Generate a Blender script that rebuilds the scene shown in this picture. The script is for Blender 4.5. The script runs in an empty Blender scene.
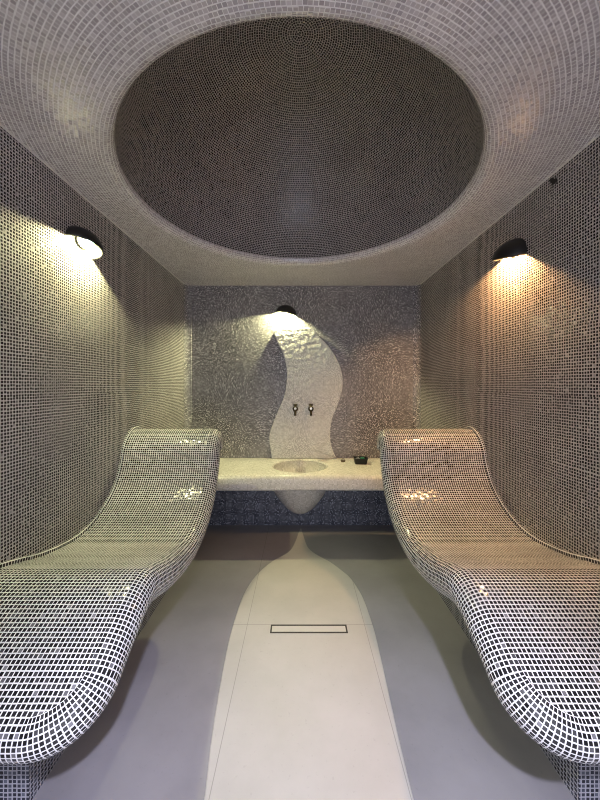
import bpy, bmesh, math, random
from mathutils import Vector, Matrix
random.seed(7)
PI = math.pi
scn = bpy.context.scene
COL = scn.collection

# ------------------------------------------------------------------ room sizes (metres)
XL, XR = -1.149, 1.195          # side walls
YB, YF = 3.32, -0.55            # back wall / wall behind the camera
ZC = 2.30                       # ceiling
CAMZ = 1.30
DX, DY, KX = -0.004, 1.827, 0.985             # dome axis
RIM_R, RIM_F = 0.952, 0.05      # hole radius in the flat ceiling, rolled lip radius
DOME_R = RIM_R - RIM_F
P = 0.0136                      # mosaic pitch

# ------------------------------------------------------------------ object helpers
def link(o, parent=None):
    COL.objects.link(o)
    if parent is not None:
        o.parent = parent
    return o

def mesh_obj(name, bm, mat, parent=None, smooth=False):
    me = bpy.data.meshes.new(name)
    bmesh.ops.remove_doubles(bm, verts=bm.verts, dist=1e-6)
    bm.to_mesh(me); bm.free()
    for m in (mat if isinstance(mat, (list, tuple)) else [mat]):
        me.materials.append(m)
    if smooth:
        for p in me.polygons: p.use_smooth = True
    return link(bpy.data.objects.new(name, me), parent)

def thing(name, label, cat, loc=(0, 0, 0), group=None):
    o = bpy.data.objects.new(name, None)
    o.empty_display_size = 0.1
    o.location = loc
    o['label'] = label; o['category'] = cat
    if group: o['group'] = group
    return link(o)

def tag(o, label, cat, group=None):
    o['label'] = label; o['category'] = cat
    if group: o['group'] = group
    return o

def structure(o):
    o['kind'] = 'structure'
    return o

def box(bm, x0, x1, y0, y1, z0, z1):
    v = [bm.verts.new(c) for c in ((x0,y0,z0),(x1,y0,z0),(x1,y1,z0),(x0,y1,z0),
                                   (x0,y0,z1),(x1,y0,z1),(x1,y1,z1),(x0,y1,z1))]
    for f in ((3,2,1,0),(4,5,6,7),(0,1,5,4),(1,2,6,5),(2,3,7,6),(3,0,4,7)):
        bm.faces.new([v[i] for i in f])

def uv_box(bm):
    bm.normal_update()
    lay = bm.loops.layers.uv.verify()
    for f in bm.faces:
        n = f.normal
        a = max(range(3), key=lambda i: abs(n[i]))
        for l in f.loops:
            c = l.vert.co
            l[lay].uv = (c.y, c.z) if a == 0 else ((c.x, c.z) if a == 1 else (c.x, c.y))

def catmull(pts, n=10):
    out = []
    q = [Vector(p) for p in pts]
    q = [q[0]*2 - q[1]] + q + [q[-1]*2 - q[-2]]
    for i in range(1, len(q)-2):
        p0, p1, p2, p3 = q[i-1], q[i], q[i+1], q[i+2]
        for k in range(n):
            t = k/n
            out.append(0.5*((2*p1) + (p2-p0)*t + (2*p0-5*p1+4*p2-p3)*t*t + (3*p1-p0-3*p2+p3)*t**3))
    out.append(q[-2].copy())
    return out

def resample(pts, step):
    L = [0.0]
    for a, b in zip(pts, pts[1:]): L.append(L[-1] + (b-a).length)
    n = max(2, int(round(L[-1]/step)))
    out, j = [], 0
    for i in range(n+1):
        s = L[-1]*i/n
        while j < len(L)-2 and L[j+1] < s: j += 1
        t = (s-L[j])/max(1e-9, L[j+1]-L[j])
        out.append(pts[j].lerp(pts[j+1], t))
    return out, L[-1]

def lathe(bm, prof, seg=32, closed_top=False):
    rings = []
    for r, z in prof:
        rings.append([bm.verts.new((r*math.cos(2*PI*i/seg), r*math.sin(2*PI*i/seg), z)) for i in range(seg)]
                     if r > 1e-6 else [bm.verts.new((0, 0, z))])
    for a, b in zip(rings, rings[1:]):
        for i in range(seg):
            j = (i+1) % seg
            if len(a) == 1 and len(b) == 1: continue
            if len(a) == 1: bm.faces.new((a[0], b[j], b[i]))
            elif len(b) == 1: bm.faces.new((a[i], a[j], b[0]))
            else: bm.faces.new((a[i], a[j], b[j], b[i]))

def tube(bm, pts, r, seg=12):
    pts = [Vector(p) for p in pts]
    rings = []
    up = Vector((0.3, 0.2, 0.93))
    for i, p in enumerate(pts):
        t = (pts[min(i+1, len(pts)-1)] - pts[max(i-1, 0)]).normalized()
        a = t.cross(up)
        if a.length < 1e-3: a = t.cross(Vector((1, 0, 0)))
        a.normalize(); b = t.cross(a)
        rr = r[i] if isinstance(r, (list, tuple)) else r
        rings.append([bm.verts.new(p + rr*(math.cos(2*PI*k/seg)*a + math.sin(2*PI*k/seg)*b)) for k in range(seg)])
    for A, B in zip(rings, rings[1:]):
        for k in range(seg):
            bm.faces.new((A[k], A[(k+1) % seg], B[(k+1) % seg], B[k]))
    bm.faces.new(rings[0][::-1]); bm.faces.new(rings[-1])

# ------------------------------------------------------------------ materials
class NT:
    def __init__(self, name):
        self.m = bpy.data.materials.new(name); self.m.use_nodes = True
        self.t = self.m.node_tree; self.t.nodes.clear()
        self.out = self.t.nodes.new('ShaderNodeOutputMaterial')
        self.b = self.t.nodes.new('ShaderNodeBsdfPrincipled')
        self.t.links.new(self.b.outputs[0], self.out.inputs[0])
    def node(self, k): return self.t.nodes.new(k)
    def put(self, sock, v):
        if isinstance(v, bpy.types.NodeSocket): self.t.links.new(v, sock)
        else: sock.default_value = v
    def math(self, op, a, b=0.0, c=None):
        n = self.node('ShaderNodeMath'); n.operation = op
        self.put(n.inputs[0], a); self.put(n.inputs[1], b)
        if c is not None: self.put(n.inputs[2], c)
        return n.outputs[0]
    def vec(self, op, a, b=(0, 0, 0), scale=None):
        n = self.node('ShaderNodeVectorMath'); n.operation = op
        self.put(n.inputs[0], a)
        if op == 'SCALE': self.put(n.inputs['Scale'], scale)
        else: self.put(n.inputs[1], b)
        return n.outputs['Value'] if op in ('LENGTH', 'DISTANCE', 'DOT_PRODUCT') else n.outputs[0]
    def comb(self, x, y, z=0.0):
        n = self.node('ShaderNodeCombineXYZ')
        for i, v in enumerate((x, y, z)): self.put(n.inputs[i], v)
        return n.outputs[0]
    def sep(self, v):
        n = self.node('ShaderNodeSeparateXYZ'); self.put(n.inputs[0], v); return n.outputs
    def white(self, v):
        n = self.node('ShaderNodeTexWhiteNoise'); n.noise_dimensions = '3D'
        self.put(n.inputs['Vector'], v); return n.outputs['Value'], n.outputs['Color']
    def noise(self, v, scale, detail=3.0, rough=0.5):
        n = self.node('ShaderNodeTexNoise'); self.put(n.inputs['Vector'], v)
        n.inputs['Scale'].default_value = scale; n.inputs['Detail'].default_value = detail
        n.inputs['Roughness'].default_value = rough
        return n.outputs['Fac']
    def maprange(self, v, a, b, c=0.0, d=1.0, smooth=True):
        n = self.node('ShaderNodeMapRange')
        if smooth: n.interpolation_type = 'SMOOTHSTEP'
        self.put(n.inputs[0], v)
        for i, x in enumerate((a, b, c, d)): self.put(n.inputs[i+1], x)
        return n.outputs[0]
    def mix(self, f, a, b):
        n = self.node('ShaderNodeMix'); n.data_type = 'RGBA'
        self.put(n.inputs[0], f)
        for i, v in ((6, a), (7, b)):
            self.put(n.inputs[i], v if isinstance(v, bpy.types.NodeSocket) else (*v, 1.0))
        return n.outputs[2]
    def ramp(self, f, stops, const=False):
        n = self.node('ShaderNodeValToRGB'); e = n.color_ramp.elements
        if const: n.color_ramp.interpolation = 'CONSTANT'
        while len(e) < len(stops): e.new(0.5)
        for i, (p, c) in enumerate(stops):
            e[i].position = p; e[i].color = (*c, 1.0)
        self.put(n.inputs[0], f); return n.outputs[0]
    def set(self, **k):
        for a, v in k.items():
            a = a.replace('_', ' ')
            self.put(self.b.inputs[a], (*v, 1.0) if isinstance(v, tuple) and len(v) == 3 and 'Color' in a else v)

def mosaic(name, tiles, grout, gap=0.30, pitch=P, rough=(0.10, 0.22), tilt=0.10, src='uv',
           sheets=True, ring_gap=None, chip=None, seed=0.0, bump=None, ior=1.5, cell=0.10, lower=None):
    """glazed mosaic: tiles = colour stops of the random tile colour; grout between"""
    n = NT(name)
    tc = n.node('ShaderNodeTexCoord')
    gu = gv = gap
    if src == 'uv':
        u, v, _ = n.sep(tc.outputs['UV'])
        U = n.math('DIVIDE', u, pitch); V = n.math('DIVIDE', v, pitch)
        if sheets:           # mosaic comes in sheets: each sheet sits a touch off its neighbours
            su = n.math('FLOOR', n.math('DIVIDE', U, 23.0)); sv = n.math('FLOOR', n.math('DIVIDE', V, 23.0))
            sval, scol = n.white(n.comb(su, sv, seed+3.3))
            a, b_, _ = n.sep(scol)
            U = n.math('ADD', U, n.math('MULTIPLY', n.math('SUBTRACT', a, 0.5), 0.22))
            V = n.math('ADD', V, n.math('MULTIPLY', n.math('SUBTRACT', b_, 0.5), 0.22))
    else:
        ox, oy, oz = n.sep(tc.outputs['Object'])
        r = n.math('SQRT', n.math('ADD', n.math('MULTIPLY', ox, ox), n.math('MULTIPLY', oy, oy)))
        th = n.math('ARCTAN2', oy, ox)
        if src == 'flat': s = r
        else: s = n.sep(tc.outputs['UV'])[0]
        U = n.math('DIVIDE', s, pitch)
        ring = n.math('FLOOR', U)
        rc = n.math('ADD', ring, 0.5)
        if src == 'dome':
            rc = n.math('MULTIPLY', n.math('SINE', n.math('MULTIPLY', rc, pitch/DOME_R)), DOME_R/pitch)
        cnt = n.math('MAXIMUM', n.math('ROUND', n.math('MULTIPLY', rc, 2*PI)), 3.0)
        ph, _ = n.white(n.comb(ring, 4.2, seed+1.0))
        V = n.math('ADD', n.math('MULTIPLY', n.math('DIVIDE', n.math('ADD', th, PI), 2*PI), cnt), ph)
        if ring_gap: gu = ring_gap
    iu = n.math('FLOOR', U); iv = n.math('FLOOR', V)
    rv, rcol = n.white(n.comb(iu, iv, seed))
    ra, rb, rcc = n.sep(rcol)
    fu = n.math('ADD', n.math('SUBTRACT', n.math('SUBTRACT', U, iu), 0.5), n.math('MULTIPLY', n.math('SUBTRACT', ra, 0.5), cell))
    fv = n.math('ADD', n.math('SUBTRACT', n.math('SUBTRACT', V, iv), 0.5), n.math('MULTIPLY', n.math('SUBTRACT', rb, 0.5), cell))
    eu = n.math('SUBTRACT', n.math('ABSOLUTE', fu), 0.5-gu/2)
    ev = n.math('SUBTRACT', n.math('ABSOLUTE', fv), 0.5-gv/2)
    e = n.math('MAXIMUM', eu, ev)
    tile = n.math('SUBTRACT', 1.0, n.maprange(e, -0.03, 0.03))
    tcol = n.ramp(rv, tiles)
    gn = n.noise(tc.outputs['Object'], 5.0, 4.0, 0.6)
    gcol = n.mix(n.maprange(gn, 0.3, 0.75), grout, tuple(c*0.80 for c in grout))
    col = n.mix(tile, gcol, tcol)
    if chip:                   # a patch where tiles have come away
        d = n.vec('DISTANCE', tc.outputs['Object'], chip[0])
        k = n.noise(tc.outputs['Object'], 46.0, 2.0)
        dm = n.math('ADD', d, n.math('MULTIPLY', n.math('SUBTRACT', k, 0.5), chip[1]*3.0))
        cm = n.math('SUBTRACT', 1.0, n.maprange(dm, chip[1]*0.55, chip[1]*0.65))
        col = n.mix(cm, col, (0.02, 0.016, 0.014))
        tile = n.math('MULTIPLY', tile, n.math('SUBTRACT', 1.0, cm))
    n.put(n.b.inputs['Base Color'], col)
    rr = n.maprange(rcc, 0.0, 1.0, rough[0], rough[1], False)
    n.put(n.b.inputs['Roughness'], n.math('ADD', n.math('MULTIPLY', rr, tile), n.math('MULTIPLY', n.math('SUBTRACT', 1.0, tile), 0.75)))
    n.b.inputs['IOR'].default_value = ior
    geo = n.node('ShaderNodeNewGeometry')
    nn = geo.outputs['Normal']
    if bump:
        bn = n.node('ShaderNodeBump'); bn.inputs['Strength'].default_value = bump[0]; bn.inputs['Distance'].default_value = bump[2]
        n.put(bn.inputs['Height'], n.noise(tc.outputs['Object'], bump[1], 2.0)); nn = bn.outputs[0]
    j = n.vec('SUBTRACT', rcol, (0.5, 0.5, 0.5))
    j = n.vec('SCALE', j, scale=n.math('MULTIPLY', tile, tilt))
    n.put(n.b.inputs['Normal'], n.vec('NORMALIZE', n.vec('ADD', nn, j)))
    return n.m

def plain(name, col, rough=0.5, metal=0.0, var=0.0, scale=20.0, emit=None, strength=0.0):
    n = NT(name)
    tc = n.node('ShaderNodeTexCoord')
    if var:
        f = n.noise(tc.outputs['Object'], scale, 4.0)
        n.put(n.b.inputs['Base Color'], n.mix(f, tuple(c*(1-var) for c in col), tuple(min(1, c*(1+var)) for c in col)))
    else:
        n.b.inputs['Base Color'].default_value = (*col, 1)
    n.b.inputs['Roughness'].default_value = rough; n.b.inputs['Metallic'].default_value = metal
    if emit:
        n.b.inputs['Emission Color'].default_value = (*emit, 1)
        n.b.inputs['Emission Strength'].default_value = strength
    return n.m

DARK = [(0.0, (0.005, 0.0045, 0.0045)), (0.6, (0.012, 0.011, 0.011)), (0.95, (0.030, 0.028, 0.029)), (0.98, (0.15, 0.14, 0.14)), (1.0, (0.34, 0.33, 0.33))]
BEDT = [(0.0, (0.010, 0.010, 0.011)), (0.6, (0.022, 0.022, 0.024)), (0.95, (0.055, 0.056, 0.060)), (1.0, (0.20, 0.20, 0.21))]
M_wall = mosaic('wall_mosaic', DARK, (0.52, 0.495, 0.485), gap=0.35, tilt=0.10, seed=1.0, ior=1.36, cell=0.17)
M_wallR = mosaic('wall_mosaic_chipped', DARK, (0.52, 0.48, 0.455), gap=0.34, tilt=0.10, seed=2.0, ior=1.36, cell=0.17, chip=((XR, 1.555, 2.262), 0.035))
M_back = mosaic('back_wall_mosaic', [(0.0, (0.03, 0.029, 0.03)), (0.5, (0.17, 0.163, 0.172)), (0.88, (0.40, 0.385, 0.395)), (1.0, (0.85, 0.83, 0.83))],
                (0.32, 0.31, 0.325), gap=0.26, tilt=0.16, seed=5.0, pitch=0.0102)
M_bed = mosaic('lounger_mosaic', BEDT, (0.74, 0.74, 0.74), gap=0.245, ior=1.42, rough=(0.08, 0.2), tilt=0.14, seed=9.0, sheets=False, cell=0.06)
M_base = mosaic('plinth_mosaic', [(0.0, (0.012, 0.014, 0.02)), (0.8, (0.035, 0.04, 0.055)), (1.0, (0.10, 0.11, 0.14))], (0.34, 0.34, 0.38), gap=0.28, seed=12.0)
M_riser = mosaic('riser_mosaic', [(0.0, (0.015, 0.018, 0.028)), (0.7, (0.085, 0.095, 0.125)), (1.0, (0.42, 0.45, 0.54))], (0.17, 0.185, 0.23), gap=0.26, seed=14.0, pitch=0.0102)
CREAM = [(0.0, (0.50, 0.48, 0.43)), (0.6, (0.66, 0.64, 0.58)), (1.0, (0.78, 0.76, 0.72))]
M_cream = mosaic('bench_mosaic', CREAM, (0.72, 0.70, 0.64), gap=0.2, tilt=0.10, seed=17.0, pitch=0.0102)
M_panel = mosaic('panel_mosaic', [(0.0, (0.44, 0.43, 0.41)), (0.6, (0.64, 0.625, 0.60)), (1.0, (0.84, 0.83, 0.80))], (0.76, 0.75, 0.72), gap=0.24, tilt=0.18, pitch=0.0102,
                 seed=19.0, bump=(0.8, 22.0, 0.02))
CEIL = [(0.0, (0.40, 0.365, 0.38)), (0.6, (0.52, 0.48, 0.495)), (1.0, (0.68, 0.64, 0.65))]
M_ceil = mosaic('ceiling_mosaic', CEIL, (0.88, 0.86, 0.86), gap=0.14, ring_gap=0.24, rough=(0.03, 0.10), ior=1.75, tilt=0.10, src='flat', seed=21.0, pitch=0.0145)
M_rim = mosaic('rim_mosaic', CEIL, (0.84, 0.82, 0.82), gap=0.18, ring_gap=0.24, rough=(0.03, 0.10), ior=1.75, tilt=0.10, src='ringuv', seed=22.0, pitch=0.0145)
M_dome = mosaic('dome_mosaic', [(0.0, (0.012, 0.010, 0.010)), (0.8, (0.03, 0.027, 0.027)), (1.0, (0.09, 0.085, 0.085))], (0.60, 0.56, 0.55), gap=0.22,
                ring_gap=0.26, rough=(0.2, 0.4), tilt=0.08, src='dome', seed=24.0)
M_black = plain('black_enamel', (0.012, 0.011, 0.010), 0.45, var=0.2)
M_liner = plain('dimmed_lining', (0.006, 0.0056, 0.003), 0.6, var=0.05)  # pale lining coloured near-black to hold down the glow inside the hood
M_brass = plain('aged_brass', (0.045, 0.034, 0.015), 0.4, 0.6, var=0.3, scale=60)
M_highlight = plain('tap_highlight', (0.75, 0.74, 0.70), 0.35, 0.5)  # pale colour painted in as the highlight of the taps
M_brown = plain('brown_rubber', (0.10, 0.07, 0.045), 0.6, var=0.2)
M_steel = plain('dark_steel', (0.035, 0.032, 0.03), 0.45, 0.5, var=0.3, scale=30)
M_grout = plain('seam_grout', (0.62, 0.60, 0.58), 0.8, var=0.1)
M_plastic = plain('black_plastic', (0.005, 0.006, 0.006), 0.45, var=0.1)
M_green = plain('green_plastic', (0.02, 0.22, 0.10), 0.4, var=0.15)
M_soap = plain('grey_soap', (0.30, 0.30, 0.30), 0.5, var=0.1)

def floor_mat(name, c0, c1, joints):
    n = NT(name); tc = n.node('ShaderNodeTexCoord'); ob = tc.outputs['Object']
    a = n.noise(ob, 2.2, 5.0, 0.6); b = n.noise(ob, 60.0, 3.0, 0.6)
    col = n.mix(n.maprange(a, 0.3, 0.7), c0, c1)
    col = n.mix(n.maprange(b, 0.62, 0.74, 0.0, 0.25), col, tuple(c*0.7 for c in c0))
    x, y, z = n.sep(ob)
    e = None
    for ax, v in joints:
        d = n.math('ABSOLUTE', n.math('SUBTRACT', x if ax == 'x' else y, v))
        m = n.math('SUBTRACT', 1.0, n.maprange(d, 0.0010, 0.0022))
        e = m if e is None else n.math('MAXIMUM', e, m)
    col = n.mix(n.math('MULTIPLY', e, 0.55), col, tuple(c*0.42 for c in c0))
    n.put(n.b.inputs['Base Color'], col)
    n.put(n.b.inputs['Roughness'], n.maprange(a, 0.3, 0.7, 0.42, 0.55))
    bp = n.node('ShaderNodeBump'); bp.inputs['Strength'].default_value = 0.15; bp.inputs['Distance'].default_value = 0.002
    n.put(bp.inputs['Height'], b); n.put(n.b.inputs['Normal'], bp.outputs[0])
    return n.m
J = [('x', -0.285), ('x', 0.349), ('y', 1.7875)]
M_floor = floor_mat('grey_microcement', (0.20, 0.195, 0.21), (0.26, 0.254, 0.27), J[:1])
M_inlay = floor_mat('cream_microcement', (0.38, 0.37, 0.35), (0.44, 0.428, 0.408), J)

# ------------------------------------------------------------------ setting
bm = bmesh.new(); box(bm, XL-0.12, XR+0.12, -2.0, YB+0.12, -0.12, 0.0); uv_box(bm)
floor = structure(mesh_obj('floor', bm, M_floor))
# pale leaf-shaped inlay
left = [(0.009, 3.00), (-0.012, 2.90), (-0.04, 2.72), (-0.085, 2.57), (-0.186, 2.45), (-0.262, 2.33), (-0.313, 2.20), (-0.345, 2.05), (-0.3565, 1.90),
        (-0.358, 1.68), (-0.341, 1.407), (-0.322, 1.208), (-0.297, 1.034), (-0.27, 0.8), (-0.26, 0.4), (-0.26, 0.0), (-0.26, -0.5)]
right = [(0.009, 3.00), (0.028, 2.85), (0.062, 2.64), (0.13, 2.52), (0.22, 2.42), (0.29, 2.31), (0.337, 2.22), (0.372, 2.08), (0.386, 1.95), (0.390, 1.72),
         (0.373, 1.407), (0.361, 1.208), (0.354, 1.034), (0.35, 0.8), (0.345, 0.4), (0.345, 0.0), (0.345, -0.5)]
lc = catmull(left, 6); rc = catmull(right, 6)
bm = bmesh.new()
out = lc + rc[1:][::-1]
top = [bm.verts.new((p.x, p.y, 0.0025)) for p in out]; bot = [bm.verts.new((p.x + (0.003 if p.x > 0.1 else -0.003 if p.x < -0.1 else 0), p.y, 0.0)) for p in out]
bm.faces.new(top)
for i in range(len(out)):
    j = (i+1) % len(out); bm.faces.new((top[i], bot[i], bot[j], top[j]))
bmesh.ops.recalc_face_normals(bm, faces=bm.faces)
mesh_obj('inlay', bm, M_inlay, floor)

bm = bmesh.new(); box(bm, XL-0.12, XL, YF, YB+0.12, 0, ZC+0.02); uv_box(bm)
structure(mesh_obj('wall_left', bm, M_wall))
bm = bmesh.new(); box(bm, XR, XR+0.12, YF, YB+0.12, 0, ZC+0.02); uv_box(bm)
structure(mesh_obj('wall_right', bm, M_wallR))
# back wall with coved corners
rcv = 0.06
bm = bmesh.new(); box(bm, XL-0.12, XR+0.12, YB, YB+0.12, 0, ZC+0.02); uv_box(bm)
structure(mesh_obj('wall_back', bm, M_back))
for k, (x, sx) in enumerate(((XL, 1), (XR, -1))):
    bm = bmesh.new(); lay = bm.loops.layers.uv.verify()
    arc = [(x + sx*rcv*(1-math.cos(q)), YB-rcv*(1-math.sin(q)), rcv*q) for q in [PI/2*i/10 for i in range(11)]]
    for p, q in zip(arc, arc[1:]):
        f = bm.faces.new([bm.verts.new(c) for c in ((p[0], p[1], 0), (q[0], q[1], 0), (q[0], q[1], ZC), (p[0], p[1], ZC))]); f.smooth = True
        for l, uv in zip(f.loops, ((p[2], 0), (q[2], 0), (q[2], ZC), (p[2], ZC))): l[lay].uv = uv
    for p, q in (((x, YB-rcv), (x, YB)), ((x, YB), (x+sx*rcv, YB))):
        bm.faces.new([bm.verts.new(c) for c in ((p[0], p[1], 0), (p[0], p[1], ZC), (q[0], q[1], ZC), (q[0], q[1], 0))])
    bmesh.ops.remove_doubles(bm, verts=bm.verts, dist=1e-6); bmesh.ops.recalc_face_normals(bm, faces=bm.faces)
    structure(mesh_obj('trim_%d' % (k+3), bm, M_back))
# wall behind the camera, with an open doorway to a daylit hall
DX0, DX1, DZ = -0.62, 0.66, 2.12
bm = bmesh.new()
box(bm, XL, DX0, YF-0.14, YF, 0, ZC+0.02); box(bm, DX1, XR, YF-0.14, YF, 0, ZC+0.02); box(bm, DX0, DX1, YF-0.14, YF, DZ, ZC+0.02); uv_box(bm)
structure(mesh_obj('wall_front', bm, M_wall))

# ceiling: flat mosaic laid in rings, rolled lip, hemispherical dome (origin on the dome axis)
SEG = 240
def on_rect(t):
    c, s = math.cos(t), math.sin(t)
    k = []
    if abs(c) > 1e-9: k.append(((XR if c > 0 else XL)-DX)/KX/c)
    if abs(s) > 1e-9: k.append(((YB if s > 0 else YF)-DY)/s)
    r = min(k); return (r*c, r*s)
angs = sorted(set([2*PI*i/SEG for i in range(SEG)] + [math.atan2(y-DY, (x-DX)/KX) % (2*PI) for x in (XL, XR) for y in (YF, YB)]))
bm = bmesh.new(); rows = []
for t in angs:
    ex, ey = on_rect(t); ix, iy = RIM_R*math.cos(t), RIM_R*math.sin(t)
    rows.append([bm.verts.new((ix+(ex-ix)*k/4, iy+(ey-iy)*k/4, 0)) for k in range(5)])
for a, b in zip(rows, rows[1:]+rows[:1]):
    for k in range(4): bm.faces.new((a[k], b[k], b[k+1], a[k+1]))
ceil = structure(mesh_obj('ceiling', bm, M_ceil)); ceil.location = (DX, DY, ZC); ceil.scale = (KX, 1, 1)
def revolve(name, prof, mat):      # prof = [(r, z, s)]
    bm = bmesh.new(); lay = bm.loops.layers.uv.verify(); rings = []
    for r, z, s in prof:
        rings.append([bm.verts.new((r*math.cos(2*PI*i/SEG), r*math.sin(2*PI*i/SEG), z)) for i in range(SEG)] if r > 1e-6 else [bm.verts.new((0, 0, z))]*SEG)
    for q in range(len(prof)-1):
        for i in range(SEG):
            j = (i+1) % SEG
            vs = [(rings[q][i], prof[q][2]), (rings[q][j], prof[q][2]), (rings[q+1][j], prof[q+1][2]), (rings[q+1][i], prof[q+1][2])]
            if prof[q+1][0] < 1e-6: vs = vs[:3]
            f = bm.faces.new([v for v, _ in vs][::-1])
            for l in f.loops:
                for v, s in vs:
                    if l.vert is v: l[lay].uv = (s, 0)
    return mesh_obj(name, bm, mat, ceil, True)
lip = [(RIM_R - RIM_F*math.sin(a), RIM_F*(1-math.cos(a)), RIM_R - RIM_F*a) for a in [PI/2*i/12 for i in range(13)]]
revolve('dome_rim', lip, M_rim)
DOME_H = 0.893
dome = [(DOME_R*math.cos(a), RIM_F + DOME_H*math.sin(a), DOME_R*(PI/2-a)) for a in [PI/2*i/48 for i in range(49)]]
dome[-1] = (0.0, RIM_F+DOME_H, 0.0)
revolve('dome', dome, M_dome)
# grout seams where the side walls meet the ceiling
for k, (x, sx) in enumerate(((XL, 1), (XR, -1))):
    bm = bmesh.new()
    a = [(x, ZC), (x+sx*0.006, ZC), (x+sx*0.002, ZC-0.003), (x, ZC-0.007)]
    A = [bm.verts.new((px, YF, pz)) for px, pz in a]; B = [bm.verts.new((px, YB-0.05, pz)) for px, pz in a]
    for i in range(4): bm.faces.new((A[i], A[(i+1) % 4], B[(i+1) % 4], B[i]))
    bm.faces.new(A); bm.faces.new(B[::-1]); bmesh.ops.recalc_face_normals(bm, faces=bm.faces)
    structure(mesh_obj('trim_%d' % (k+1), bm, M_grout))

# ------------------------------------------------------------------ loungers
PROF = [(2.42, .84), (2.415, .90), (2.38, .96), (2.32, .992), (2.255, .990), (2.19, .952), (2.14, .885), (2.112, .80), (2.062, .705), (2.0, .637), (1.92, .583),
        (1.82, .540), (1.70, .518), (1.57, .525), (1.435, .551), (1.32, .587), (1.22, .610), (1.12, .592), (1.03, .549), (.96, .512), (.90, .474), (.85, .443)]
def lounger(label, sx, xw, xc_far, xc_near):
    """sx = -1 for the left wall, +1 for the right; distances along x are positive towards the wall"""
    root = thing('lounger', label, 'lounger', (sx*(abs(xw)+xc_far)/2, 1.5, 0), 'mosaic loungers along the walls')
    ox, oy = root.location.x, root.location.y
    pts, LEN = resample(catmull([(y, z, 0) for y, z in PROF], 12), 0.011)
    n = len(pts); st = LEN/(n-1)
    def at(s):
        q = min(max(s/st, 0), n-1.0001); i = int(q); p = pts[i].lerp(pts[i+1], q-i)
        a = pts[max(i-2, 0)]; b = pts[min(i+3, n-1)]
        t = (b-a).normalized()
        return p, t, Vector((-t.y, t.x, 0)) * (1 if t.x < 0 else 1)
    # the profile runs head -> foot (y falling): the upward normal
    def frame(s):
        p, t, _ = at(s)
        nn = Vector((t.y, -t.x, 0))
        return p, t, nn
    W = abs(xw) - 0.001
    R = 0.105
    sC = LEN - R
    def xc(s): 
        y = frame(s)[0].x
        return xc_near + (xc_far-xc_near)*min(1, max(0, (y-0.8)/1.3))
    def rad(s):
        f = min(1, max(0, (s-0.15)/0.35)); return 0.046 + (0.068-0.046)*f*f*(3-2*f)
    bm = bmesh.new(); lay = bm.loops.layers.uv.verify()
    def co(x, p, off=Vector((0, 0, 0))):      # x = distance from the room's centre line
        return (sx*x - ox, p.x + off.x - oy, p.y + off.y)
    # rows of the top: straight part then the rounded foot corner
    srow = [sC*i/150 for i in range(151)] + [sC + R*math.sin(PI/2*k/14) for k in range(1, 15)]
    lim = [xc(s) for s in srow[:151]] + [xc(sC) + R*(1-math.cos(PI/2*k/14)) for k in range(1, 15)]
    NC = 26
    grid = []
    for s, xl_ in zip(srow, lim):
        p, t, nn = frame(s)
        row = []
        for k in range(NC+1):
            x = xl_ + (W-xl_)*k/NC
            row.append((bm.verts.new(co(x, p)), x, s))
        grid.append(row)
    def face(lst):
        f = bm.faces.new([q[0] for q in lst]); f.smooth = True
        for l, q in zip(f.loops, lst): l[lay].uv = (q[1], q[2])
    for a, b in zip(grid, grid[1:]):
        for k in range(NC): face((a[k], a[k+1], b[k+1], b[k]))
    # rolled edge: along the inner side, round the corner, across the foot
    rail = []
    v = 0.0; prev = None
    for i, s in enumerate(srow):
        phi = 0.0 if i <= 150 else PI/2*(i-150)/14
        rail.append((grid[i][0][0], lim[i], s, phi))
    for k in range(1, NC+1): rail.append((grid[-1][k][0], grid[-1][k][1], srow[-1], PI/2))
    NT_ = 18
    rows_ = []; under = []
    for i, (v0, x, s, phi) in enumerate(rail):
        p, t, nn = frame(s); r = rad(s)
        dx, dt = math.cos(phi), math.sin(phi)
        mid = Vector(co(x - r*0.94*dx, p, t*(r*0.94*dt) + nn*(-r*0.66))) if phi > 0 else Vector((x, s, 0))
        if prev is not None: v += (mid-prev).length if (phi > 0) == was else st
        prev = mid; was = phi > 0
        row = [(v0, 0.0, v)]
        for k in range(1, NT_+1):
            th = PI*k/NT_
            off = t*(r*math.sin(th)*dt) + nn*(-r + r*math.cos(th))
            row.append((bm.verts.new(co(x - r*math.sin(th)*dx, p, off)), r*th, v))
        rows_.append(row)
    for a, b in zip(rows_, rows_[1:]):
        for k in range(NT_): face((a[k], b[k], b[k+1], a[k+1]))
    # underside
    ug = []
    for i, (s, xl_) in enumerate(zip(srow, lim)):
        p, t, nn = frame(s); r = rad(s)
        ug.append([rows_[i][-1]] + [(bm.verts.new(co(xl_ + (W-xl_)*k/3, p, nn*(-2*r))), xl_ + (W-xl_)*k/3, s) for k in range(1, 4)])
    for a, b in zip(ug, ug[1:]):
        for k in range(3): face((a[k], b[k], b[k+1], a[k+1]))
    # close the head end
    face([(grid[0][k][0], grid[0][k][1], 0) for k in range(NC+1)] + [(q[0], q[1], 0.1) for q in ug[0][::-1]] + [(q[0], 0.0, 0.05) for q in rows_[0][1:-1][::-1]])
    bmesh.ops.recalc_face_normals(bm, faces=bm.faces)
    mesh_obj('shell', bm, M_bed, root)
    # narrow upstand where the shell meets the wall
    bm = bmesh.new(); lay2 = bm.loops.layers.uv.verify()
    wst, hst = 0.013, 0.016
    prev = None
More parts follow.
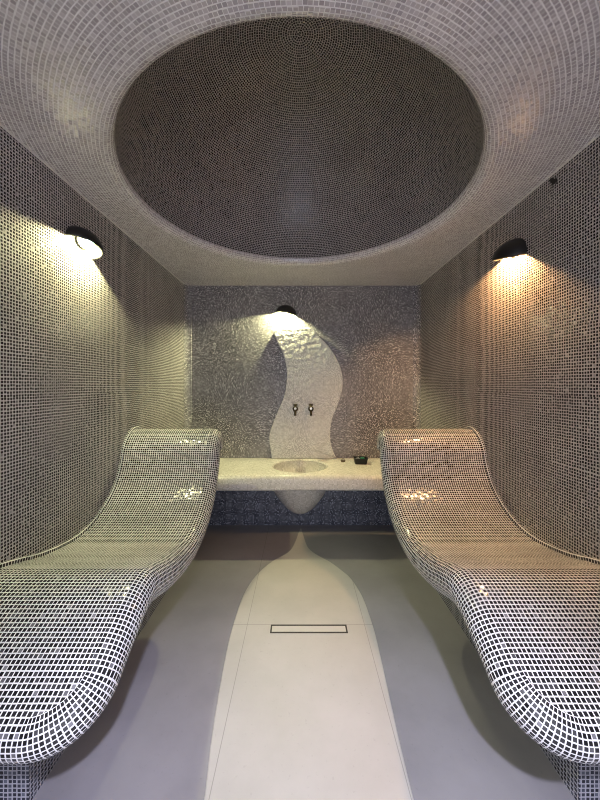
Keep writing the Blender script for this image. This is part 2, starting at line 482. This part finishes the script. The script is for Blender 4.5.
    for i in range(8, 146):
        s = srow[i]; p, t, nn = frame(s)
        cur = [bm.verts.new(co(W-wst, p, nn*-0.002)), bm.verts.new(co(W-wst, p, nn*hst*0.8)), bm.verts.new(co(W-wst*0.75, p, nn*hst)), bm.verts.new(co(W, p, nn*hst)), bm.verts.new(co(W, p, nn*-0.002))]
        if prev:
            uu = [0.0, 0.0136*0.9, 0.0136*1.12, 0.0136*2, 0.0136*3]
            for k in range(4):
                f = bm.faces.new((prev[0][k], prev[0][k+1], cur[k+1], cur[k])); 
                for l, (a_, b_) in zip(f.loops, ((uu[k], prev[1]), (uu[k+1], prev[1]), (uu[k+1], s), (uu[k], s))): l[lay2].uv = (a_, b_)
        prev = (cur, s)
    bmesh.ops.recalc_face_normals(bm, faces=bm.faces)
    mesh_obj('wall_upstand', bm, M_bed, root)
    # recessed plinth that carries the shell
    side = [(1.02, 0.0)]
    low = []
    for i in range(0, 151, 3):
        p, t, nn = frame(srow[i]); q = p - nn*(1.6*rad(srow[i]))
        if 1.02 <= q.x <= 2.09: low.append((q.x, q.y))
    low.sort()
    side += [(1.02, low[0][1])] + low + [(2.25, 0.80), (2.36, 0.80), (2.36, 0.0)]
    xp = 0.838 if sx < 0 else 0.862
    bm = bmesh.new()
    A = [bm.verts.new((sx*xp-ox, y-oy, z)) for y, z in side]; B = [bm.verts.new((sx*W-ox, y-oy, z)) for y, z in side]
    bm.faces.new(A); bm.faces.new(B[::-1])
    for i in range(len(side)):
        j = (i+1) % len(side); bm.faces.new((A[i], B[i], B[j], A[j]))
    bmesh.ops.recalc_face_normals(bm, faces=bm.faces); uv_box(bm)
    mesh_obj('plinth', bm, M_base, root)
    return root
lounger('curved black and white mosaic lounger along the wall with the pale yellow lamp', -1, XL, 0.600, 0.602)
lounger('curved black and white mosaic lounger along the wall with the orange lamp', 1, XR, 0.600, 0.632)

# ------------------------------------------------------------------ bench with sunken basin
BZ, BT, BF, RY = 0.566, 0.125, 2.665, 3.06
bench = thing('bench', 'cream mosaic bench across the back wall with a round basin sunk in it', 'bench', (0, 3.0, 0))
BX, BYC, BR = 0.0, 3.015, 0.245
bm = bmesh.new(); lay = bm.loops.layers.uv.verify()
# top surface with a round hole, bull-nosed front
x0, x1, y0, y1 = XL+0.001, XR-0.001, BF+0.045, YB-0.001
cs = sorted(set([2*PI*i/64 for i in range(64)] + [math.atan2(y-BYC, x-BX) % (2*PI) for x in (x0, x1) for y in (y0, y1)]))
rows = []
for t in cs:
    c, s = math.cos(t), math.sin(t)
    k = []
    if abs(c) > 1e-9: k.append(((x1 if c > 0 else x0)-BX)/c)
    if abs(s) > 1e-9: k.append(((y1 if s > 0 else y0)-BYC)/s)
    r = min(k)
    rows.append([bm.verts.new((BX+BR*c, BYC+BR*s-3.0, BZ-0.012)), bm.verts.new((BX+(BR+0.012)*c, BYC+(BR+0.012)*s-3.0, BZ)), bm.verts.new((BX+r*c, BYC+r*s-3.0, BZ))])
for a, b in zip(rows, rows[1:]+rows[:1]):
    for k in range(2): bm.faces.new((a[k], a[k+1], b[k+1], b[k]))
# bull nose and underside, in strips with a gentle wave of the front edge
def wave(x): return 0.004*math.sin(x*5.0+0.6)
rb = 0.045
sec = [(y0, BZ, 0)] + [(BF+rb-rb*math.sin(a), BZ-rb+rb*math.cos(a), 1) for a in [PI/2*i/6 for i in range(1, 7)]]
sec += [(BF+0.02-0.02*math.cos(a), BZ-BT+0.02-0.02*math.sin(a), 1) for a in [PI/2*i/4 for i in range(0, 5)]] + [(RY+0.02, BZ-BT, 0)]
NX = 48; pv = None
for i in range(NX+1):
    x = x0 + (x1-x0)*i/NX
    cur = [bm.verts.new((x, y - 3.0 + wave(x)*w, z)) for y, z, w in sec]
    if pv:
        for k in range(len(sec)-1): 
            f = bm.faces.new((pv[k], cur[k], cur[k+1], pv[k+1])); f.smooth = True
    pv = cur
bmesh.ops.recalc_face_normals(bm, faces=bm.faces)
uv_box(bm)
mesh_obj('bench_top', bm, M_cream, bench)
bm = bmesh.new(); box(bm, XL+0.001, XR-0.001, RY-3.0, YB-0.001-3.0, 0, BZ-BT+0.002); uv_box(bm)
mesh_obj('riser', bm, M_riser, bench)
# basin: inner bowl and the rounded belly hanging below the bench
bm = bmesh.new()
inn = [(BR*math.sin(a), -0.012 - 0.20*(1-math.sin(PI/2-a)**1.0) - 0 if False else -0.012-0.20*math.cos(a)) for a in [PI/2*i/12 for i in range(12, -1, -1)]]
lathe(bm, inn, 64)
outb = [(max(0.0, q.x), q.y) for q in catmull([(0.0, -0.437, 0), (0.05, -0.427, 0), (0.115, -0.385, 0), (0.185, -0.305, 0), (0.25, -0.20, 0), (0.29, -0.115, 0)], 4)]
lathe(bm, outb, 64)
bm.normal_update(); lay = bm.loops.layers.uv.verify()
for f in bm.faces:
    f.smooth = True
    for l in f.loops:
        c = l.vert.co; t = math.atan2(c.y, c.x)
        l[lay].uv = (c.x, c.z*1.2 - abs(c.y)*0.4)
ba = mesh_obj('wash_basin', bm, M_cream, bench, True); ba.location = (BX, BYC-3.0, BZ)
bm = bmesh.new(); lathe(bm, [(0.0, 0.004), (0.02, 0.004), (0.026, 0.0), (0.026, -0.004)], 24)
pl = mesh_obj('basin_drain', bm, M_brass, ba, True); pl.location = (0, 0, -0.209)

# ------------------------------------------------------------------ wavy raised panel behind the basin
YP = YB - 0.038
def wx(px, d=YP): return (px-300)/330*d
def wz(py, d=YP): return CAMZ + (385-py)/330*d
L_ = [(277.5, 328.5), (274, 332), (276.5, 340), (283, 354), (286.5, 368), (287, 378), (284.5, 395), (276, 416), (270, 432), (269.5, 443), (272, 459.5)]
R_ = [(310, 328), (316, 333), (330, 348), (340, 366), (343, 384), (339, 402), (332.5, 418), (330, 434), (332, 448), (337, 459.5)]
lp = catmull([(wx(a), wz(b), 0) for a, b in L_], 6); rp = catmull([(wx(a), wz(b), 0) for a, b in R_], 6)
outl = [(p.x, max(p.y, BZ+0.001)) for p in lp] + [(p.x, max(p.y, BZ+0.001)) for p in rp[::-1]]
bm = bmesh.new()
def ring(ins, y):
    n = len(outl); vs = []
    for i, p in enumerate(outl):
        a = Vector(outl[i-1]); b = Vector(outl[(i+1) % n]); t = (b-a).normalized() if (b-a).length > 1e-6 else Vector((1, 0))
        nv = Vector((-t.y, t.x))
        vs.append(bm.verts.new((p[0]+nv.x*ins, y-YB, p[1]+nv.y*ins)))
    return vs
r0 = ring(0, YB-0.001); r1 = ring(0, YP+0.008); r2 = ring(0.002, YP+0.003); r3 = ring(0.008, YP)
for a, b in ((r0, r1), (r1, r2), (r2, r3)):
    for i in range(len(outl)):
        j = (i+1) % len(outl); bm.faces.new((a[i], a[j], b[j], b[i]))
bm.faces.new(r3); bm.faces.new(r0[::-1])
bmesh.ops.recalc_face_normals(bm, faces=bm.faces); uv_box(bm)
panel = mesh_obj('splash_panel', bm, M_panel); panel.location = (0, YB, 0)
tag(panel, 'wavy flame shaped pale mosaic panel raised on the back wall above the basin', 'wall panel')

# ------------------------------------------------------------------ taps
def tap(px, py, label):
    x, z = wx(px, 3.22), wz(py, 3.22)
    t = thing('tap', label, 'tap', (x, YP-0.001, z), 'brass taps on the panel')
    bm = bmesh.new(); lathe(bm, [(0, 0), (0.020, 0), (0.020, 0.004), (0.012, 0.010), (0, 0.010)], 24)
    bmesh.ops.rotate(bm, verts=bm.verts, matrix=Matrix.Rotation(PI/2, 3, 'X'))
    mesh_obj('mounting_flange', bm, M_brass, t, True)
    bm = bmesh.new()
    tube(bm, [(0, -0.005, 0), (0, -0.03, 0)], 0.009)
    bmesh.ops.create_uvsphere(bm, u_segments=20, v_segments=12, radius=0.028, matrix=Matrix.Translation((0, -0.042, 0)) @ Matrix.Diagonal((1, 1.15, 1.05, 1)))
    mesh_obj('body', bm, M_brass, t, True)
    bm = bmesh.new(); tube(bm, [(0, -0.064, 0.004), (0, -0.0735, 0.004)], [0.0135, 0.0115], 16)  # pale cap added for the bright highlight on the brass body
    mesh_obj('highlight_cap', bm, M_highlight, t)['label'] = 'pale cap added as the highlight on the brass body'
    bm = bmesh.new(); tube(bm, [(0, -0.05, -0.008), (0, -0.062, -0.020), (0, -0.070, -0.032), (0, -0.073, -0.052), (0, -0.073, -0.064)], [0.012, 0.013, 0.012, 0.011, 0.012])
    mesh_obj('spout', bm, M_brass, t, True)
    bm = bmesh.new(); tube(bm, [(0, -0.042, 0.015), (0, -0.042, 0.040)], [0.010, 0.009])
    tube(bm, [(-0.020, -0.042, 0.038), (-0.008, -0.042, 0.040), (0.008, -0.042, 0.040), (0.020, -0.042, 0.038)], [0.0085, 0.007, 0.007, 0.0085])
    tube(bm, [(0, -0.060, 0.039), (0, -0.024, 0.039)], 0.0045)
    mesh_obj('handle', bm, M_brass, t, True)
tap(295.3, 409.0, 'small brass tap on the pale panel, the left one of the two above the basin')
tap(311.0, 409.0, 'small brass tap on the pale panel, the right one of the two above the basin')

# ------------------------------------------------------------------ tray with soap on the bench
tx, ty = 0.565, 3.085
tray = thing('soap_tray', 'small black plastic tray standing on the cream bench', 'tray', (tx, ty, BZ))
bm = bmesh.new()
def rrect(hw, hd, z, r=0.014, n=5):
    vs = []
    for cx, cy, a0 in ((hw-r, hd-r, 0), (-hw+r, hd-r, PI/2), (-hw+r, -hd+r, PI), (hw-r, -hd+r, 1.5*PI)):
        for k in range(n+1):
            a = a0 + PI/2*k/n; vs.append(bm.verts.new((cx+r*math.cos(a), cy+r*math.sin(a), z)))
    return vs
lv = [rrect(0.052, 0.040, 0.0005), rrect(0.062, 0.050, 0.050), rrect(0.066, 0.054, 0.053), rrect(0.066, 0.054, 0.056), rrect(0.058, 0.046, 0.054), rrect(0.049, 0.037, 0.006)]
for a, b in zip(lv, lv[1:]):
    for i in range(len(a)): j = (i+1) % len(a); bm.faces.new((a[i], a[j], b[j], b[i]))
bm.faces.new(lv[0][::-1]); bm.faces.new(lv[-1])
mesh_obj('tray_body', bm, M_plastic, tray)
bm = bmesh.new(); box(bm, -0.024, 0.024, -0.016, 0.016, -0.014, 0.014)
bmesh.ops.bevel(bm, geom=bm.edges[:], offset=0.009, segments=3, affect='EDGES')
g = mesh_obj('scrubber', bm, M_green, None, True); g.location = (tx+0.021, ty, BZ+0.044); g.rotation_euler = (0.5, 0.35, 0.3)
tag(g, 'green scrubber lying in the black tray', 'scrubber')
bm = bmesh.new(); box(bm, -0.022, 0.022, -0.015, 0.015, -0.011, 0.011)
bmesh.ops.bevel(bm, geom=bm.edges[:], offset=0.008, segments=3, affect='EDGES')
g = mesh_obj('soap_bar', bm, M_soap, None, True); g.location = (tx-0.026, ty+0.004, BZ+0.042); g.rotation_euler = (0.5, -0.25, -0.2)
tag(g, 'grey soap bar lying in the black tray', 'soap')

st_ = thing('stopper', 'small brown stopper lying at the right foot of the wavy panel', 'stopper', (0.412, 3.16, BZ))
bm = bmesh.new(); lathe(bm, [(0, 0.0005), (0.019, 0.0005), (0.023, 0.010), (0.023, 0.014), (0, 0.014)], 24)
mesh_obj('plug_body', bm, M_brown, st_)
bm = bmesh.new(); tube(bm, [(0.012*math.cos(PI*i/10), 0, 0.013+0.017*math.sin(PI*i/10)) for i in range(11)], 0.003, 8)
mesh_obj('pull_ring', bm, M_brown, st_, True)

# ------------------------------------------------------------------ floor drain
dr = thing('floor_drain', 'long narrow dark framed drain set in the pale floor inlay', 'drain', (0.047, 1.755, 0.0025))
hw, hd, fw = 0.204, 0.030, 0.008
bm = bmesh.new()
for q in ((-hw, hw, -hd, -hd+fw), (-hw, hw, hd-fw, hd), (-hw, -hw+fw, -hd+fw, hd-fw), (hw-fw, hw, -hd+fw, hd-fw)):
    box(bm, *q, 0.0, 0.0018)
mesh_obj('drain_frame', bm, M_steel, dr)
bm = bmesh.new(); box(bm, -hw+fw+0.001, hw-fw-0.001, -hd+fw+0.001, hd-fw-0.001, 0.0, 0.0012)
mesh_obj('drain_cover', bm, plain('drain_insert', (0.46, 0.445, 0.42), 0.5, var=0.08, scale=8), dr)

# ------------------------------------------------------------------ wall lamps
def lamp(label, loc, rz, roll, colour, strength, pitch=0.0):
    t = thing('wall_lamp', label, 'wall lamp', loc, 'half-bowl wall lamps')
    t.rotation_euler = (Matrix.Rotation(rz, 3, 'Z') @ Matrix.Rotation(roll, 3, 'Y')).to_euler()
    # local frame: x along the wall, y out of the wall, z up
    a, b, h = 0.108, 0.112, 0.098
    def shell(bm, k, dz, flip):
        nph, nps = 28, 12; g = []
        for j in range(nps+1):
            ps = PI/2*j/nps
            g.append([bm.verts.new((a*k*math.cos(PI*i/nph)*math.cos(ps), -0.004+b*k*math.sin(PI*i/nph)*math.cos(ps), dz + h*k*math.sin(ps)**0.9 - pitch*b*k*math.sin(PI*i/nph)*math.cos(ps))) for i in range(nph+1)])
        for j in range(nps):
            for i in range(nph):
                q = (g[j][i], g[j][i+1], g[j+1][i+1], g[j+1][i])
                f = bm.faces.new(q[::-1] if flip else q); f.smooth = True
        return g[0]
    bm = bmesh.new()
    e0 = shell(bm, 1.0, 0.0, False); e1 = shell(bm, 0.955, 0.0, True)
    for i in range(len(e0)-1): bm.faces.new((e0[i+1], e0[i], e1[i], e1[i+1]))
    hood = mesh_obj('hood', bm, M_black, t)
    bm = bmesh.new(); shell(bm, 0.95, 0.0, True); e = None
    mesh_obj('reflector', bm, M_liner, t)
    bm = bmesh.new()
    lathe(bm, [(0, -0.012), (0.045, -0.012), (0.045, 0.0), (0, 0.0)], 32)
    bmesh.ops.rotate(bm, verts=bm.verts, matrix=Matrix.Rotation(PI/2, 3, 'X')); bmesh.ops.translate(bm, verts=bm.verts, vec=(0, 0.0, 0.047))
    bmesh.ops.translate(bm, verts=bm.verts, vec=(0, -0.0, 0))
    bp_ = mesh_obj('back_plate', bm, M_black, t)
    bm = bmesh.new(); bmesh.ops.create_uvsphere(bm, u_segments=20, v_segments=14, radius=0.014, matrix=Matrix.Translation((0, 0.060, 0.036)))
    tube(bm, [(0, 0.014, 0.038), (0, 0.048, 0.036)], 0.008)
    mesh_obj('bulb', bm, plain('bulb_glow', (0.8, 0.8, 0.8), 0.4, emit=colour, strength=strength), t, True)
    return t
BULB = 3700.0
lamp('black half-bowl wall lamp glowing pale yellow over the left lounger', (XL, 1.72, 2.015), -PI/2, -0.20, (1.0, 0.96, 0.50), BULB*0.9)
lamp('black half-bowl wall lamp glowing orange over the right lounger', (XR, 1.845, 2.015), PI/2, -0.24, (1.0, 0.57, 0.24), BULB*1.05, 0.16)
lamp('black half-bowl wall lamp on the back wall above the wavy panel', (-0.142, YB, 2.005), PI, -0.18, (1.0, 0.96, 0.50), BULB*1.2)

# ------------------------------------------------------------------ daylight of the hall behind the camera, through the doorway
w = bpy.data.worlds.new('hall_daylight'); scn.world = w; w.use_nodes = True
bg = w.node_tree.nodes['Background']; bg.inputs[0].default_value = (0.86, 0.86, 1.0, 1); bg.inputs[1].default_value = 3.0
pd = bpy.data.lights.new('doorway_portal', 'AREA'); pd.shape = 'RECTANGLE'; pd.size = DX1-DX0; pd.size_y = DZ
pd.cycles.is_portal = True
po = link(bpy.data.objects.new('doorway_portal', pd)); po.location = ((DX0+DX1)/2, YF-0.14, DZ/2); po.rotation_euler = (PI/2, 0, 0)

hl = bpy.data.lights.new('doorway_lamp', 'SPOT'); hl.energy = 330; hl.spot_size = 1.12; hl.spot_blend = 0.8; hl.shadow_soft_size = 0.04; hl.color = (0.79, 0.78, 1.0)
ho = link(bpy.data.objects.new('doorway_lamp', hl)); ho.location = (0.18, -0.45, 2.12); ho.rotation_euler = Vector((-0.16, 0.98, -2.12)).to_track_quat('-Z', 'Y').to_euler()

# ------------------------------------------------------------------ camera
cd = bpy.data.cameras.new('camera'); cam = link(bpy.data.objects.new('camera', cd))
cam.location = (0, 0, CAMZ); cam.rotation_euler = (PI/2, 0, 0)
cd.sensor_fit = 'HORIZONTAL'; cd.sensor_width = 36.0; cd.lens = 330/600*36.0
cd.shift_y = -15/600; cd.clip_start = 0.02
scn.camera = cam
scn.cycles.filter_width = 1.0
vs = scn.view_settings
vs.view_transform = 'Standard'; vs.look = 'None'; vs.gamma = 1.0; vs.exposure = 0.18; vs.use_curve_mapping = False
